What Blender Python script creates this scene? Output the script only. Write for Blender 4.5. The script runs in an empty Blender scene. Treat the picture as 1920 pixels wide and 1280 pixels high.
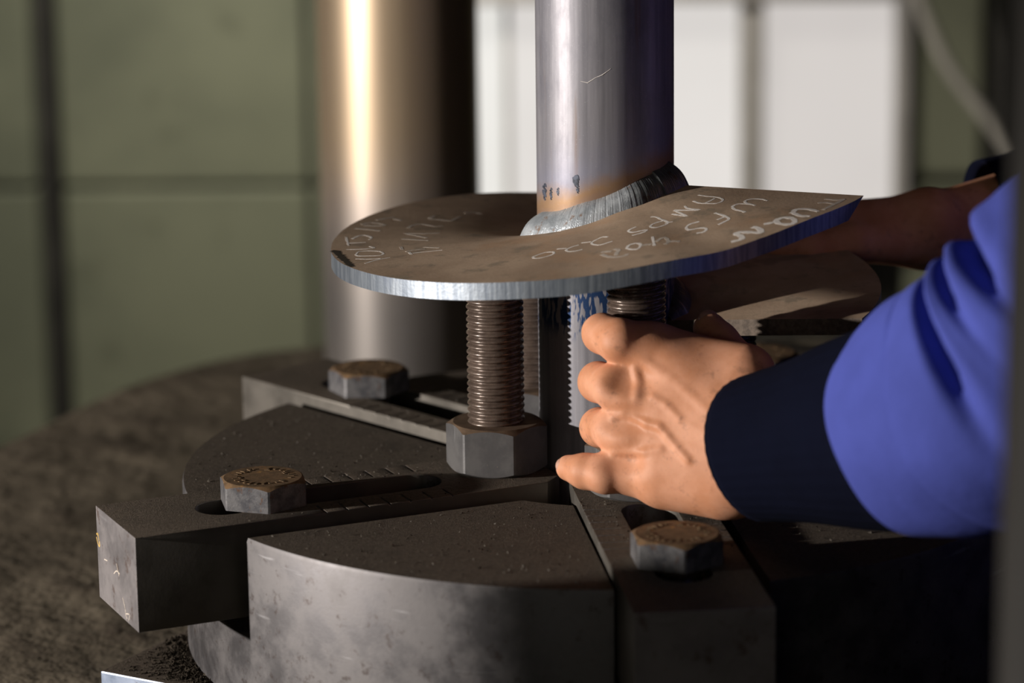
import bpy, bmesh, math, random
import numpy as np
from mathutils import Vector, Matrix
C = bpy.context.scene.collection
SC = bpy.context.scene
rnd = random.Random(7)
MM = 0.001

# ------------------------------------------------------------------ camera
CP = (1999.405, 547.788, -0.030883, 0.228808, -0.012517, 5871.29)   # distance, height, yaw, pitch, roll, focal (px of 1920)
def cam_axes():
    D, zc, yaw, pit, roll, f = CP
    c = np.array([0, -D, zc])
    fw = np.array([math.sin(yaw)*math.cos(pit), math.cos(yaw)*math.cos(pit), -math.sin(pit)])
    r0 = np.array([math.cos(yaw), -math.sin(yaw), 0]); u0 = np.cross(r0, fw)
    r = r0*math.cos(roll)+u0*math.sin(roll); u = -r0*math.sin(roll)+u0*math.cos(roll)
    return c, r, u, fw, f
CAMC, CAMR, CAMU, CAMF, FPX = cam_axes()
def ray(px, py): return CAMF+((px-960)/FPX)*CAMR-((py-640)/FPX)*CAMU
def at(px, py, Y):                       # pixel + depth (mm) -> point in mm
    d = ray(px, py); return CAMC+d*(Y-CAMC[1])/d[1]
def onz(px, py, z):
    d = ray(px, py); return CAMC+d*(z-CAMC[2])/d[2]
cd = bpy.data.cameras.new('camera'); co = bpy.data.objects.new('camera', cd); C.objects.link(co)
M = Matrix(((CAMR[0], CAMU[0], -CAMF[0], CAMC[0]*MM), (CAMR[1], CAMU[1], -CAMF[1], CAMC[1]*MM), (CAMR[2], CAMU[2], -CAMF[2], CAMC[2]*MM), (0, 0, 0, 1)))
co.matrix_world = M
cd.sensor_width = 36; cd.lens = FPX/1920*36; cd.clip_start = 0.05; cd.clip_end = 60
cd.dof.use_dof = True; cd.dof.focus_distance = 1.975; cd.dof.aperture_fstop = 4.2
SC.camera = co
# ------------------------------------------------------------------ light
w = bpy.data.worlds.new('workshop_air'); SC.world = w; w.use_nodes = True
w.node_tree.nodes['Background'].inputs[0].default_value = (0.75, 0.85, 1.0, 1)
w.node_tree.nodes['Background'].inputs[1].default_value = 0.02
def light(name, kind, loc, target, energy, color, **kw):
    l = bpy.data.lights.new(name, kind); l.energy = energy; l.color = color
    for k, v in kw.items(): setattr(l, k, v)
    o = bpy.data.objects.new(name, l); C.objects.link(o); o.location = loc
    d = Vector(target)-Vector(loc); o.rotation_euler = d.to_track_quat('-Z', 'Y').to_euler()
    return o
light('work_lamp_light', 'SPOT', (-2.42, -0.86, 0.335), (0.0, 0.25, 0.02), 370, (1.0, 0.93, 0.86), shadow_soft_size=0.03, spot_size=math.radians(52), spot_blend=0.35)
light('overhead_fill_light', 'AREA', (-0.6, -0.8, 2.6), (-0.1, 0.0, 0), 1.2, (1.0, 0.93, 0.8), shape='DISK', size=0.9)  # added overhead fill for the ambient level, no such lamp is seen
light('front_fill_light', 'AREA', (-0.5, -2.9, 0.5), (0.1, 0, 0.1), 2.4, (1.0, 0.95, 0.82), shape='DISK', size=0.8)  # added weak fill for skin and faces turned to the camera
light('wall_fill_light', 'SPOT', (-0.40, 1.40, 1.2), (-0.42, 2.5, -0.45), 135, (1.0, 0.95, 0.85), shadow_soft_size=0.15, spot_size=math.radians(76), spot_blend=1.0)  # added unseen spot that brightens the green back wall
SC.view_settings.view_transform = 'Standard'; SC.view_settings.look = 'None'
SC.view_settings.exposure = 0; SC.view_settings.gamma = 1; SC.view_settings.use_curve_mapping = False

# ------------------------------------------------------------------ materials
class NT:
    def __init__(s, name):
        s.m = bpy.data.materials.new(name); s.m.use_nodes = True
        s.t = s.m.node_tree; s.n = s.t.nodes; s.l = s.t.links
        s.b = s.n['Principled BSDF']; s.tc = s.n.new('ShaderNodeTexCoord')
        s.geo = None
    def set(s, sock, v):
        if hasattr(v, 'is_output'): s.l.new(v, sock)
        elif isinstance(v, tuple) and len(v) == 3 and sock.type == 'RGBA': sock.default_value = (*v, 1)
        else: sock.default_value = v
    def noise(s, scale, detail=4, rough=0.6, vec=None, dist=0):
        n = s.n.new('ShaderNodeTexNoise'); n.inputs['Scale'].default_value = scale
        n.inputs['Detail'].default_value = detail; n.inputs['Roughness'].default_value = rough; n.inputs['Distortion'].default_value = dist
        s.l.new(vec or s.tc.outputs['Object'], n.inputs['Vector']); return n.outputs['Fac']
    def mapv(s, scale, loc=(0, 0, 0)):
        n = s.n.new('ShaderNodeMapping'); n.inputs['Scale'].default_value = scale; n.inputs['Location'].default_value = loc
        s.l.new(s.tc.outputs['Object'], n.inputs['Vector']); return n.outputs[0]
    def ramp(s, v, a, b, lo=0.0, hi=1.0):
        n = s.n.new('ShaderNodeMapRange'); n.interpolation_type = 'SMOOTHSTEP'
        s.set(n.inputs['Value'], v); n.inputs['From Min'].default_value = a; n.inputs['From Max'].default_value = b
        n.inputs['To Min'].default_value = lo; n.inputs['To Max'].default_value = hi; return n.outputs[0]
    def mix(s, f, a, b):
        n = s.n.new('ShaderNodeMix'); n.data_type = 'RGBA'; s.set(n.inputs[0], f); s.set(n.inputs[6], a); s.set(n.inputs[7], b); return n.outputs[2]
    def mixf(s, f, a, b):
        n = s.n.new('ShaderNodeMix'); n.data_type = 'FLOAT'; s.set(n.inputs[0], f); s.set(n.inputs[2], a); s.set(n.inputs[3], b); return n.outputs[0]
    def math(s, op, a, b=0.0):
        n = s.n.new('ShaderNodeMath'); n.operation = op; s.set(n.inputs[0], a); s.set(n.inputs[1], b); return n.outputs[0]
    def xyz(s, out='Object'):
        n = s.n.new('ShaderNodeSeparateXYZ'); s.l.new(s.tc.outputs[out], n.inputs[0]); return n.outputs
    def bump(s, h, strength=0.3, dist=0.001):
        n = s.n.new('ShaderNodeBump'); n.inputs['Strength'].default_value = strength; n.inputs['Distance'].default_value = dist
        s.l.new(h, n.inputs['Height'])
        if s.b.inputs['Normal'].is_linked: s.l.new(s.b.inputs['Normal'].links[0].from_socket, n.inputs['Normal'])
        s.l.new(n.outputs[0], s.b.inputs['Normal'])
    def out(s, base, rough=0.5, metal=0.0, spec=0.5):
        s.set(s.b.inputs['Base Color'], base); s.set(s.b.inputs['Roughness'], rough); s.set(s.b.inputs['Metallic'], metal)
        s.set(s.b.inputs['Specular IOR Level'], spec); return s.m

def plain(name, col, rough=0.5, metal=0.0, var=0.25, scale=40, bump=0.15, spec=0.4):
    k = NT(name); n = k.noise(scale); f = k.ramp(n, 0.3, 0.7)
    c = k.mix(f, tuple(x*(1-var) for x in col), tuple(min(1, x*(1+var)) for x in col))
    if bump: k.bump(k.noise(scale*6), bump, 0.0005)
    return k.out(c, rough, metal, spec)

DUST = ((0.060, 0.045, 0.032), (0.112, 0.087, 0.064))
def steel_dusty(name, steel_a, steel_b, rough=0.48, metal=0.75, dust=DUST, dustbump=0.7, scale=25, stain=(0.13, 0.09, 0.075), side=None):
    """steel whose upward faces carry brown grinding dust"""
    k = NT(name)
    z = k.xyz('Normal')[2]
    n1 = k.noise(scale, 6, 0.65); n2 = k.noise(scale*14, 4, 0.7); n3 = k.noise(scale*45, 3, 0.7)
    up = k.ramp(k.math('ADD', z, k.math('MULTIPLY', k.math('SUBTRACT', n2, 0.5), 0.25)), 0.55, 0.8)
    st = k.mix(k.ramp(n1, 0.35, 0.65), steel_a, steel_b)
    st = k.mix(k.ramp(k.noise(scale*3.1, 5, 0.7), 0.56, 0.68, 0, 0.75), st, stain)
    sc = k.noise(18, 3, 0.5, k.mapv((1, 1, 9)))
    st = k.mix(k.ramp(sc, 0.68, 0.74, 0, 0.2), st, (0.5, 0.5, 0.52))
    if side:                                     # rolled long sides are darker than the sawn ends
        nx = k.math('ABSOLUTE', k.xyz('Normal')[0])
        st = k.mix(k.ramp(nx, 0.6, 0.8), k.mix(k.ramp(n1, 0.35, 0.65), tuple(x*.8 for x in side), side), st)
    du = k.mix(k.ramp(n2, 0.3, 0.7), dust[0], dust[1])
    du = k.mix(k.ramp(n1, 0.5, 0.75, 0, 0.5), du, tuple(x*0.55 for x in dust[0]))
    col = k.mix(up, st, du)
    k.bump(k.math('MULTIPLY', k.math('ADD', n2, n3), up), dustbump, 0.0012)
    k.bump(n2, 0.06, 0.001)
    return k.out(col, k.mixf(up, k.ramp(n1, 0.3, 0.7, rough-0.08, rough+0.1), 0.9), k.mixf(up, metal, 0.0), 0.35)

def mat_shaft():
    k = NT('mill_scale_pipe')
    x, y, z = k.xyz()
    streak = k.noise(90, 5, 0.65, k.mapv((1, 1, 0.035)))
    cloud = k.noise(22, 6, 0.7, k.mapv((1, 1, 0.5))); fine = k.noise(900, 3, 0.7)
    c = k.mix(k.ramp(streak, 0.3, 0.7), (0.19, 0.186, 0.206), (0.34, 0.33, 0.36))
    c = k.mix(k.ramp(cloud, 0.45, 0.72, 0, 0.55), c, (0.13, 0.13, 0.16))
    c = k.mix(k.ramp(k.noise(60, 4, 0.6, k.mapv((1, 1, 0.06), (3, 1, 0))), 0.6, 0.72, 0, 0.6), c, (0.2, 0.13, 0.09))
    # heat tint above the weld: distance to the weld line (rises with x)
    h = k.math('SUBTRACT', z, k.math('ADD', k.math('MULTIPLY', x, 0.36), 0.183))
    hn = k.math('ADD', h, k.math('MULTIPLY', k.math('SUBTRACT', k.noise(55, 4), 0.5), 0.02))
    upf = k.ramp(h, -0.030, -0.022)
    c = k.mix(k.math('MULTIPLY', k.ramp(hn, 0.055, 0.008, 0, 0.5), upf), c, (0.25, 0.26, 0.36))
    c = k.mix(k.math('MULTIPLY', k.ramp(hn, 0.024, 0.006, 0, 0.85), upf), c, (0.34, 0.19, 0.07))
    c = k.mix(k.math('MULTIPLY', k.ramp(hn, 0.010, 0.0, 0, 0.8), upf), c, (0.26, 0.17, 0.13))
    # blue heat dabs running down just below the plate
    b = k.noise(290, 2, 0.5, k.mapv((1, 1, 0.24), (0.4, 0, 0.2)))
    band = k.math('MULTIPLY', k.ramp(z, 0.088, 0.104), k.ramp(z, 0.16, 0.15))
    c = k.mix(k.math('MULTIPLY', k.ramp(b, 0.47, 0.52), band), c, (0.012, 0.04, 0.12))
    c = k.mix(k.ramp(fine, 0.62, 0.75, 0, 0.35), c, (0.55, 0.55, 0.57))
    k.bump(fine, 0.05, 0.0004); k.bump(streak, 0.04, 0.0006)
    return k.out(c, k.ramp(cloud, 0.3, 0.7, 0.46, 0.56), 0.45, 0.4)

def mat_plate():
    k = NT('rusty_hot_rolled_plate')
    z = k.xyz('Normal')[2]
    n1 = k.noise(16, 6, 0.6); n2 = k.noise(330, 4, 0.7); n3 = k.noise(45, 5, 0.65)
    top = k.ramp(z, 0.55, 0.75)
    du = k.mix(k.ramp(n1, 0.3, 0.7), (0.36, 0.255, 0.175), (0.52, 0.385, 0.275))
    du = k.mix(k.ramp(n3, 0.53, 0.68, 0, 0.75), du, (0.25, 0.205, 0.15))
    du = k.mix(k.ramp(k.noise(11, 5, 0.65, k.mapv((1, 1, 1), (4, 1, 2))), 0.54, 0.68, 0, 0.55), du, (0.46, 0.28, 0.16))
    du = k.mix(k.ramp(k.noise(28, 2, 0.4, k.mapv((1, 1, 1), (9, 3, 2))), 0.66, 0.72, 0, 0.5), du, (0.2, 0.165, 0.125))
    du = k.mix(k.ramp(n2, 0.66, 0.74, 0, 0.4), du, (0.42, 0.33, 0.25))
    cut = k.noise(420, 3, 0.6, k.mapv((1, 1, 0.06)))
    ed = k.mix(k.ramp(cut, 0.3, 0.7), (0.19, 0.22, 0.265), (0.36, 0.40, 0.45))
    ed = k.mix(k.ramp(n3, 0.55, 0.7, 0, 0.5), ed, (0.2, 0.23, 0.3))
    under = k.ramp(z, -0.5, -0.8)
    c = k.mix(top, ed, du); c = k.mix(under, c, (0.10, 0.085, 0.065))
    k.bump(n2, 0.25, 0.0005)
    k.bump(cut, 0.1, 0.0006)
    notedge = k.math('MAXIMUM', top, under)
    return k.out(c, k.mixf(notedge, 0.42, 0.72), k.mixf(notedge, 0.8, 0.0), 0.35)

def mat_weld():
    k = NT('weld_bead_steel')
    x, y, z = k.xyz()
    rip = k.noise(260, 4, 0.6, None, 1.5)
    c = k.mix(k.ramp(k.noise(70, 4), 0.35, 0.65), (0.42, 0.46, 0.50), (0.72, 0.77, 0.82))
    c = k.mix(k.ramp(k.noise(110, 3, 0.5, k.mapv((1, 1, 1), (0.7, 0, 0))), 0.62, 0.7, 0, 0.8), c, (0.32, 0.16, 0.07))
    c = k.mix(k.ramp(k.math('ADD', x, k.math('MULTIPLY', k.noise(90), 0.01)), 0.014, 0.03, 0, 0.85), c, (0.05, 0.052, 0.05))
    k.bump(rip, 0.35, 0.0010)
    return k.out(c, 0.34, 0.5, 0.6)

def mat_bolt(name, top_rust=True):
    k = NT(name)
    z = k.xyz('Normal')[2]; n1 = k.noise(120, 5, 0.7); n2 = k.noise(500, 4, 0.7)
    side = k.mix(k.ramp(n1, 0.35, 0.65), (0.11, 0.11, 0.122), (0.23, 0.225, 0.23))
    side = k.mix(k.ramp(k.noise(200, 4, 0.7, k.mapv((1, 1, .5), (1, 2, 3))), 0.58, 0.68, 0, 0.8), side, (0.15, 0.075, 0.04))
    side = k.mix(k.ramp(n2, 0.64, 0.72, 0, 0.5), side, (0.42, 0.41, 0.40))
    rust = k.mix(k.ramp(n1, 0.3, 0.65), (0.10, 0.062, 0.03), (0.23, 0.135, 0.065))
    rust = k.mix(k.ramp(k.noise(160, 3, 0.6, k.mapv((1, 1, 1), (5, 2, 1))), 0.62, 0.7, 0, 0.7), rust, (0.42, 0.22, 0.06))
    up = k.ramp(z, 0.3, 0.6)
    k.bump(n2, 0.25, 0.0006)
    return k.out(k.mix(up, side, rust), k.mixf(up, 0.38, 0.8), k.mixf(up, 0.5, 0.1), 0.5)

def mat_nut():
    k = NT('nut_steel')
    z = k.xyz('Normal')[2]; n1 = k.noise(60, 5, 0.6); n2 = k.noise(380, 3, 0.6)
    side = k.mix(k.ramp(n1, 0.35, 0.65), (0.13, 0.127, 0.13), (0.18, 0.175, 0.175))
    side = k.mix(k.ramp(n2, 0.7, 0.76, 0, 0.9), side, (0.55, 0.42, 0.3))
    side = k.mix(k.ramp(k.noise(200, 3, 0.5, k.mapv((1, 1, 0.08))), 0.62, 0.7, 0, 0.5), side, (0.5, 0.5, 0.5))
    up = k.ramp(z, 0.3, 0.6)
    rust = k.mix(k.ramp(n1, 0.35, 0.65), (0.10, 0.065, 0.04), (0.19, 0.125, 0.08))
    k.bump(n2, 0.12, 0.0005)
    return k.out(k.mix(up, side, rust), k.mixf(up, 0.36, 0.75), k.mixf(up, 0.4, 0.2), 0.5)

def mat_thread():
    k = NT('oiled_brown_thread')
    n1 = k.noise(80, 4); n2 = k.noise(420, 3)
    c = k.mix(k.ramp(n1, 0.3, 0.7), (0.10, 0.072, 0.058), (0.175, 0.13, 0.105))
    k.bump(n2, 0.15, 0.0006)
    return k.out(c, k.ramp(n2, 0.3, 0.7, 0.22, 0.36), 0.3, 0.7)

def mat_skin():
    k = NT('skin')
    n1 = k.noise(38, 5, 0.6); n2 = k.noise(170, 4, 0.6); n3 = k.noise(900, 3, 0.6)
    c = k.mix(k.ramp(n1, 0.3, 0.7), (0.60, 0.265, 0.14), (0.74, 0.365, 0.225))
    c = k.mix(k.ramp(n2, 0.58, 0.75, 0, 0.35), c, (0.36, 0.15, 0.09))
    c = k.mix(k.ramp(k.noise(75, 5, 0.7, k.mapv((1, 1, 1), (2, 5, 3))), 0.57, 0.7, 0, 0.45), c, (0.26, 0.13, 0.08))
    k.bump(n3, 0.12, 0.0006); k.bump(n2, 0.10, 0.001)
    s = k.out(c, k.ramp(n1, 0.3, 0.7, 0.50, 0.62), 0.0, 0.28)
    k.b.inputs['Subsurface Weight'].default_value = 0.12
    k.b.inputs['Subsurface Radius'].default_value = (0.006, 0.0025, 0.0012); k.b.inputs['Subsurface Scale'].default_value = 1.0
    return s

def mat_cloth(name, col, rough=0.9, sheen=0.0, spec=0.15):
    k = NT(name)
    n1 = k.noise(9, 4); wv = k.noise(1400, 2)
    c = k.mix(k.ramp(n1, 0.3, 0.7), tuple(x*0.85 for x in col), tuple(x*1.12 for x in col))
    k.bump(wv, 0.25, 0.0006); k.bump(k.noise(35, 3), 0.25, 0.004)
    m = k.out(c, rough, 0.0, spec); k.b.inputs['Sheen Weight'].default_value = sheen; return m

def mat_column():
    k = NT('heat_tinted_shaded_pipe')
    z = k.xyz()[2]
    st = k.noise(60, 4, 0.6, k.mapv((1, 1, 0.05))); n = k.noise(9, 3)
    c = k.mix(k.ramp(st, 0.3, 0.7), (0.40, 0.33, 0.29), (0.54, 0.455, 0.39))
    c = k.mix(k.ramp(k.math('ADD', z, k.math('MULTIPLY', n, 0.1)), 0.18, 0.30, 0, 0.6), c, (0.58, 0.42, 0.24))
    c = k.mix(k.ramp(k.math('ADD', z, k.math('MULTIPLY', n, 0.12)), 0.27, 0.10, 0, 0.9), c, (0.24, 0.225, 0.215))  # greyed towards the bottom: the dimmer light there is put into the colour
    return k.out(c, 0.40, 0.75, 0.5)

def mat_wall():
    k = NT('green_painted_panel')
    n = k.noise(2.2, 4); n2 = k.noise(12, 5)
    c = k.mix(k.ramp(n, 0.35, 0.65), (0.135, 0.143, 0.10), (0.205, 0.212, 0.145))
    c = k.mix(k.ramp(n2, 0.58, 0.72, 0, 0.35), c, (0.06, 0.062, 0.04))
    k.bump(n2, 0.2, 0.003)
    return k.out(c, 0.6, 0.0, 0.3)

def mat_table():
    k = NT('dirty_table_steel')
    n = k.noise(6, 5, 0.6); n2 = k.noise(70, 5, 0.7); n3 = k.noise(18, 4, 0.6)
    c = k.mix(k.ramp(n, 0.3, 0.7), (0.09, 0.072, 0.050), (0.185, 0.153, 0.11))
    c = k.mix(k.ramp(n3, 0.52, 0.68, 0, 0.7), c, (0.065, 0.048, 0.034))
    k.bump(n3, 0.7, 0.012); k.bump(n2, 0.5, 0.002)
    return k.out(c, 0.85, 0.0, 0.3)

def mat_emit(name, col, strength):
    k = NT(name)
    n = k.noise(3.0, 3); c = k.mix(k.ramp(n, 0.3, 0.7), tuple(x*0.94 for x in col), col)
    k.set(k.b.inputs['Emission Color'], c); k.b.inputs['Emission Strength'].default_value = strength
    return k.out((0.12, 0.12, 0.12), 0.6, 0.0, 0.2)

MT = dict(
    shaft=mat_shaft(), plate=mat_plate(), weld=mat_weld(), bolt=mat_bolt('bolt_steel'), nut=mat_nut(), thread=mat_thread(),
    bar=steel_dusty('clamp_bar_steel', (0.24, 0.225, 0.232), (0.30, 0.278, 0.28), 0.5, 0.7, scale=26, side=(0.155, 0.142, 0.125)),
    disc=steel_dusty('turned_disc_steel', (0.085, 0.081, 0.084), (0.145, 0.137, 0.138), 0.52, 0.7, scale=34, stain=(0.05, 0.038, 0.034)),
    base=steel_dusty('base_plate_steel', (0.25, 0.31, 0.43), (0.36, 0.42, 0.54), 0.42, 0.7),
    skin=mat_skin(), nail=plain('fingernail', (0.62, 0.36, 0.27), 0.35, 0, 0.12, 90, 0.05),
    blue=mat_cloth('blue_coverall_cloth', (0.066, 0.086, 0.37)), navy=mat_cloth('navy_knit_cuff', (0.003, 0.004, 0.012), 0.95, 0.0, 0.06),
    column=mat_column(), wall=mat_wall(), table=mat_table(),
    chalk=plain('white_chalk', (0.85, 0.80, 0.75), 0.9, 0, 0.15, 500, 0.2), smudge=plain('smudged_chalk', (0.56, 0.49, 0.42), 0.9, 0, 0.15, 300, 0.2),
    darkmark=plain('scorched_mark', (0.03, 0.022, 0.012), 0.8, 0, 0.3, 300, 0.3),
    dark=plain('dark_painted_steel', (0.03, 0.028, 0.024), 0.6, 0, 0.3, 10, 0.1), post=plain('grey_painted_post', (0.038, 0.035, 0.031), 0.6, 0, 0.2, 6, 0.1),
    frame=plain('grey_window_frame', (0.48, 0.45, 0.42), 0.6, 0, 0.15, 8, 0.1),
    pane_a=mat_emit('bright_frosted_pane', (1.0, 0.98, 0.93), 0.80), pane_b=mat_emit('frosted_pane', (1.0, 0.955, 0.915), 0.72), pane_c=mat_emit('shaded_frosted_pane', (1.0, 0.94, 0.90), 0.62),
    cable=plain('pale_cable_sheath', (0.33, 0.31, 0.27), 0.6, 0, 0.1, 30, 0.05),
    floor=plain('concrete_floor', (0.11, 0.10, 0.085), 0.8, 0, 0.25, 4, 0.2), plaster=plain('dim_wall_paint', (0.06, 0.059, 0.05), 0.8, 0, 0.2, 3, 0.1),
    rust=plain('rusty_raised_mark', (0.15, 0.095, 0.048), 0.85, 0, 0.4, 200, 0.2), hair=plain('dark_hair', (0.02, 0.015, 0.012), 0.6, 0, 0.3, 80, 0.3), grit=plain('metal_grit', (0.07, 0.058, 0.045), 0.7, 0.1, 0.4, 300, 0.1),
)

# ------------------------------------------------------------------ mesh helpers (all input in mm)
def link(name, me, m=None, parent=None, smooth=False):
    o = bpy.data.objects.new(name, me); C.objects.link(o)
    if m is not None: me.materials.append(m)
    if parent is not None: o.parent = parent
    if smooth: me.shade_smooth()
    return o
def from_np(name, V, F, m=None, parent=None, smooth=False):
    me = bpy.data.meshes.new(name); me.from_pydata((np.asarray(V, float)*MM).tolist(), [], [list(map(int, f)) for f in F]); me.update()
    return link(name, me, m, parent, smooth)
def from_bm(name, bm, m=None, parent=None, smooth=False):
    for v in bm.verts: v.co *= MM
    bmesh.ops.recalc_face_normals(bm, faces=bm.faces)
    me = bpy.data.meshes.new(name); bm.to_mesh(me); bm.free(); return link(name, me, m, parent, smooth)
def box(bm, x0, x1, y0, y1, z0, z1, mat=None):
    vs = [bm.verts.new((x, y, z)) for x in (x0, x1) for y in (y0, y1) for z in (z0, z1)]
    if mat is not None:
        for v in vs: v.co = mat @ v.co
    for f in ((0, 1, 3, 2), (4, 6, 7, 5), (0, 4, 5, 1), (2, 3, 7, 6), (0, 2, 6, 4), (1, 5, 7, 3)): bm.faces.new([vs[i] for i in f])
    return vs
def prism(bm, pts, z0, z1):
    a = [bm.verts.new((x, y, z0)) for x, y in pts]; b = [bm.verts.new((x, y, z1)) for x, y in pts]
    n = len(pts); bm.faces.new(a[::-1]); bm.faces.new(b)
    for i in range(n): bm.faces.new((a[i], a[(i+1) % n], b[(i+1) % n], b[i]))
def rings(profile, n=64, hexr=None):
    """surface of revolution; profile of (r,z); r may be a function of the angle"""
    V = []; F = []
    for r, z in profile:
        for i in range(n):
            t = 2*math.pi*i/n; rr = r(t) if callable(r) else r; zz = z(t) if callable(z) else z
            V.append((rr*math.cos(t), rr*math.sin(t), zz))
    k = len(profile)
    for j in range(k-1):
        for i in range(n): F.append((j*n+i, j*n+(i+1) % n, (j+1)*n+(i+1) % n, (j+1)*n+i))
    F.append(tuple(range(n))[::-1]); F.append(tuple((k-1)*n+i for i in range(n)))
    return V, F
def tube(bm, pts, r, seg=10):
    pts = [Vector(p) for p in pts]; prev = None; rows = []
    up = Vector((0, 0, 1))
    for i, p in enumerate(pts):
        d = (pts[min(i+1, len(pts)-1)]-pts[max(i-1, 0)]).normalized()
        a = d.cross(up if abs(d.dot(up)) < 0.95 else Vector((1, 0, 0))).normalized(); b = d.cross(a)
        rr = r[i] if isinstance(r, (list, tuple)) else r
        rows.append([bm.verts.new(p+a*rr*math.cos(2*math.pi*k/seg)+b*rr*math.sin(2*math.pi*k/seg)) for k in range(seg)])
    for i in range(len(rows)-1):
        for k in range(seg): bm.faces.new((rows[i][k], rows[i][(k+1) % seg], rows[i+1][(k+1) % seg], rows[i+1][k]))
    bm.faces.new(rows[0][::-1]); bm.faces.new(rows[-1])
def bezier(pts, n=8):
    out = []; P = [np.array(p, float) for p in pts]; P = [2*P[0]-P[1]]+P+[2*P[-1]-P[-2]]
    for i in range(1, len(P)-2):
        for k in range(n):
            t = k/n; a, b, c, d = P[i-1], P[i], P[i+1], P[i+2]
            out.append(0.5*((2*b)+(c-a)*t+(2*a-5*b+4*c-d)*t*t+(3*b-a-3*c+d)*t**3))
    out.append(P[-2]); return out
def tag(o, label=None, cat=None, group=None, kind=None):
    for k, v in (('label', label), ('category', cat), ('group', group), ('kind', kind)):
        if v: o[k] = v
    return o
def empty(name, label, cat, loc=(0, 0, 0), rz=0, group=None):
    o = bpy.data.objects.new(name, None); C.objects.link(o); o.location = [x*MM for x in loc]; o.rotation_euler = (0, 0, rz)
    o.empty_display_size = 0.02; return tag(o, label, cat, group)
def boolean_cut(o, cutter, bevel=0.0):
    m = o.modifiers.new('cut', 'BOOLEAN'); m.operation = 'DIFFERENCE'; m.object = cutter; m.solver = 'EXACT'
    if bevel:
        b = o.modifiers.new('bevel', 'BEVEL'); b.width = bevel*MM; b.segments = 2; b.limit_method = 'ANGLE'; b.angle_limit = math.radians(40)
    bpy.context.view_layer.update()
    dg = bpy.context.evaluated_depsgraph_get()
    me = bpy.data.meshes.new_from_object(o.evaluated_get(dg)); o.modifiers.clear()
    old = o.data; o.data = me; bpy.data.meshes.remove(old)
    cm = cutter.data; bpy.data.objects.remove(cutter); bpy.data.meshes.remove(cm)
def smooth_by_angle(o, deg=30):
    me = o.data; bm = bmesh.new(); bm.from_mesh(me)
    for f in bm.faces: f.smooth = True
    for e in bm.edges: e.smooth = (len(e.link_faces) == 2 and e.calc_face_angle(0) < math.radians(deg))
    bm.to_mesh(me); bm.free()
def mods_bevel(o, wdt=0.6, seg=2):
    b = o.modifiers.new('bevel', 'BEVEL'); b.width = wdt*MM; b.segments = seg; b.limit_method = 'ANGLE'; b.angle_limit = math.radians(40)

# ------------------------------------------------------------------ the setting
def struct(name, bm, m): o = from_bm(name, bm, m); o['kind'] = 'structure'; return o
FLOOR = -1000
bm = bmesh.new(); box(bm, -4200, 7000, -3600, 2700, FLOOR-100, FLOOR); struct('floor', bm, MT['floor'])
bm = bmesh.new(); box(bm, -4200, 7000, -3600, 2700, 2900, 3000); struct('ceiling', bm, MT['plaster'])
bm = bmesh.new(); box(bm, -4300, -4200, -3600, 2700, FLOOR, 2900); struct('wall_left', bm, MT['plaster'])
bm = bmesh.new(); box(bm, 7000, 7100, -3600, 2700, FLOOR, 2900); struct('wall_right', bm, MT['plaster'])
bm = bmesh.new(); box(bm, -4200, 7000, -3700, -3600, FLOOR, 2900); struct('wall_front', bm, MT['plaster'])
WY = 2450
wx = lambda px: at(px, 300, WY)[0]
wz = lambda py: at(960, py, WY)[2]
bm = bmesh.new()
wl, wr, wt, wb = wx(800), wx(1694), wz(4), wz(425)
for a, b, c, d in ((-4200, wl, FLOOR, 2900), (wr, 7000, FLOOR, 2900), (wl, wr, FLOOR, wb), (wl, wr, wt, 2900)):
    box(bm, a, b, WY+40, WY+140, c, d)
wall_back = struct('wall_back', bm, MT['dark'])
# painted panels of the back wall, with recessed joints
xs = [wx(-1100), wx(-560), wx(78), wx(580), wl]
zs = [FLOOR+5, wz(900), wz(345), wz(-230), wz(-800), 2880]
jog = random.Random(3)
for i in range(len(xs)-1):
    for j in range(len(zs)-1):
        g = 30 if i == 2 else 4
        bm = bmesh.new(); y0 = WY-jog.uniform(0, 6)
        box(bm, xs[i]+g, xs[i+1]-(9 if i == 1 else 4), y0, WY+40, zs[j]+3.5, zs[j+1]-3.5)
        p = from_bm('wall_panel', bm, MT['wall'], wall_back); mods_bevel(p, 6)
for a, b in ((wr, wx(1846)), (wx(1882), wx(2600))):
    for j in range(len(zs)-1):
        bm = bmesh.new(); box(bm, a+6, b-6, WY, WY+40, zs[j]+7, zs[j+1]-7)
        p = from_bm('wall_panel', bm, MT['wall'], wall_back); mods_bevel(p, 6)
# window
win = bpy.data.objects.new('window_1', None); C.objects.link(win); win.location = (wl*MM, WY*MM, wb*MM); win['kind'] = 'structure'
def wpart(name, a, b, y0, y1, z0, z1, m):
    bm = bmesh.new(); box(bm, a-wl, b-wl, y0-WY, y1-WY, z0-wb, z1-wb); o = from_bm(name, bm, m, win); return o
for a, b, c, d in ((wl, wr, wt, wt+45), (wl, wr, wb-30, wb), (wl-20, wl, wb-30, wt+45), (wr-14, wr+6, wb-30, wt+45)):
    mods_bevel(wpart('window_frame', a, b, WY-25, WY+60, c, d, MT['frame']), 4)
mods_bevel(wpart('mullion', wx(1386), wx(1432), WY-10, WY+60, wb, wt, MT['frame']), 4)
mods_bevel(wpart('mullion', wx(946), wx(958), WY+20, WY+60, wb, wt, MT['frame']), 2)
for a, b, m in ((wl, wx(946), 'pane_a'), (wx(958), wx(1386), 'pane_b'), (wx(1432), wr-14, 'pane_c')):
    wpart('pane', a, b, WY+30, WY+38, wb, wt, MT[m])
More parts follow.
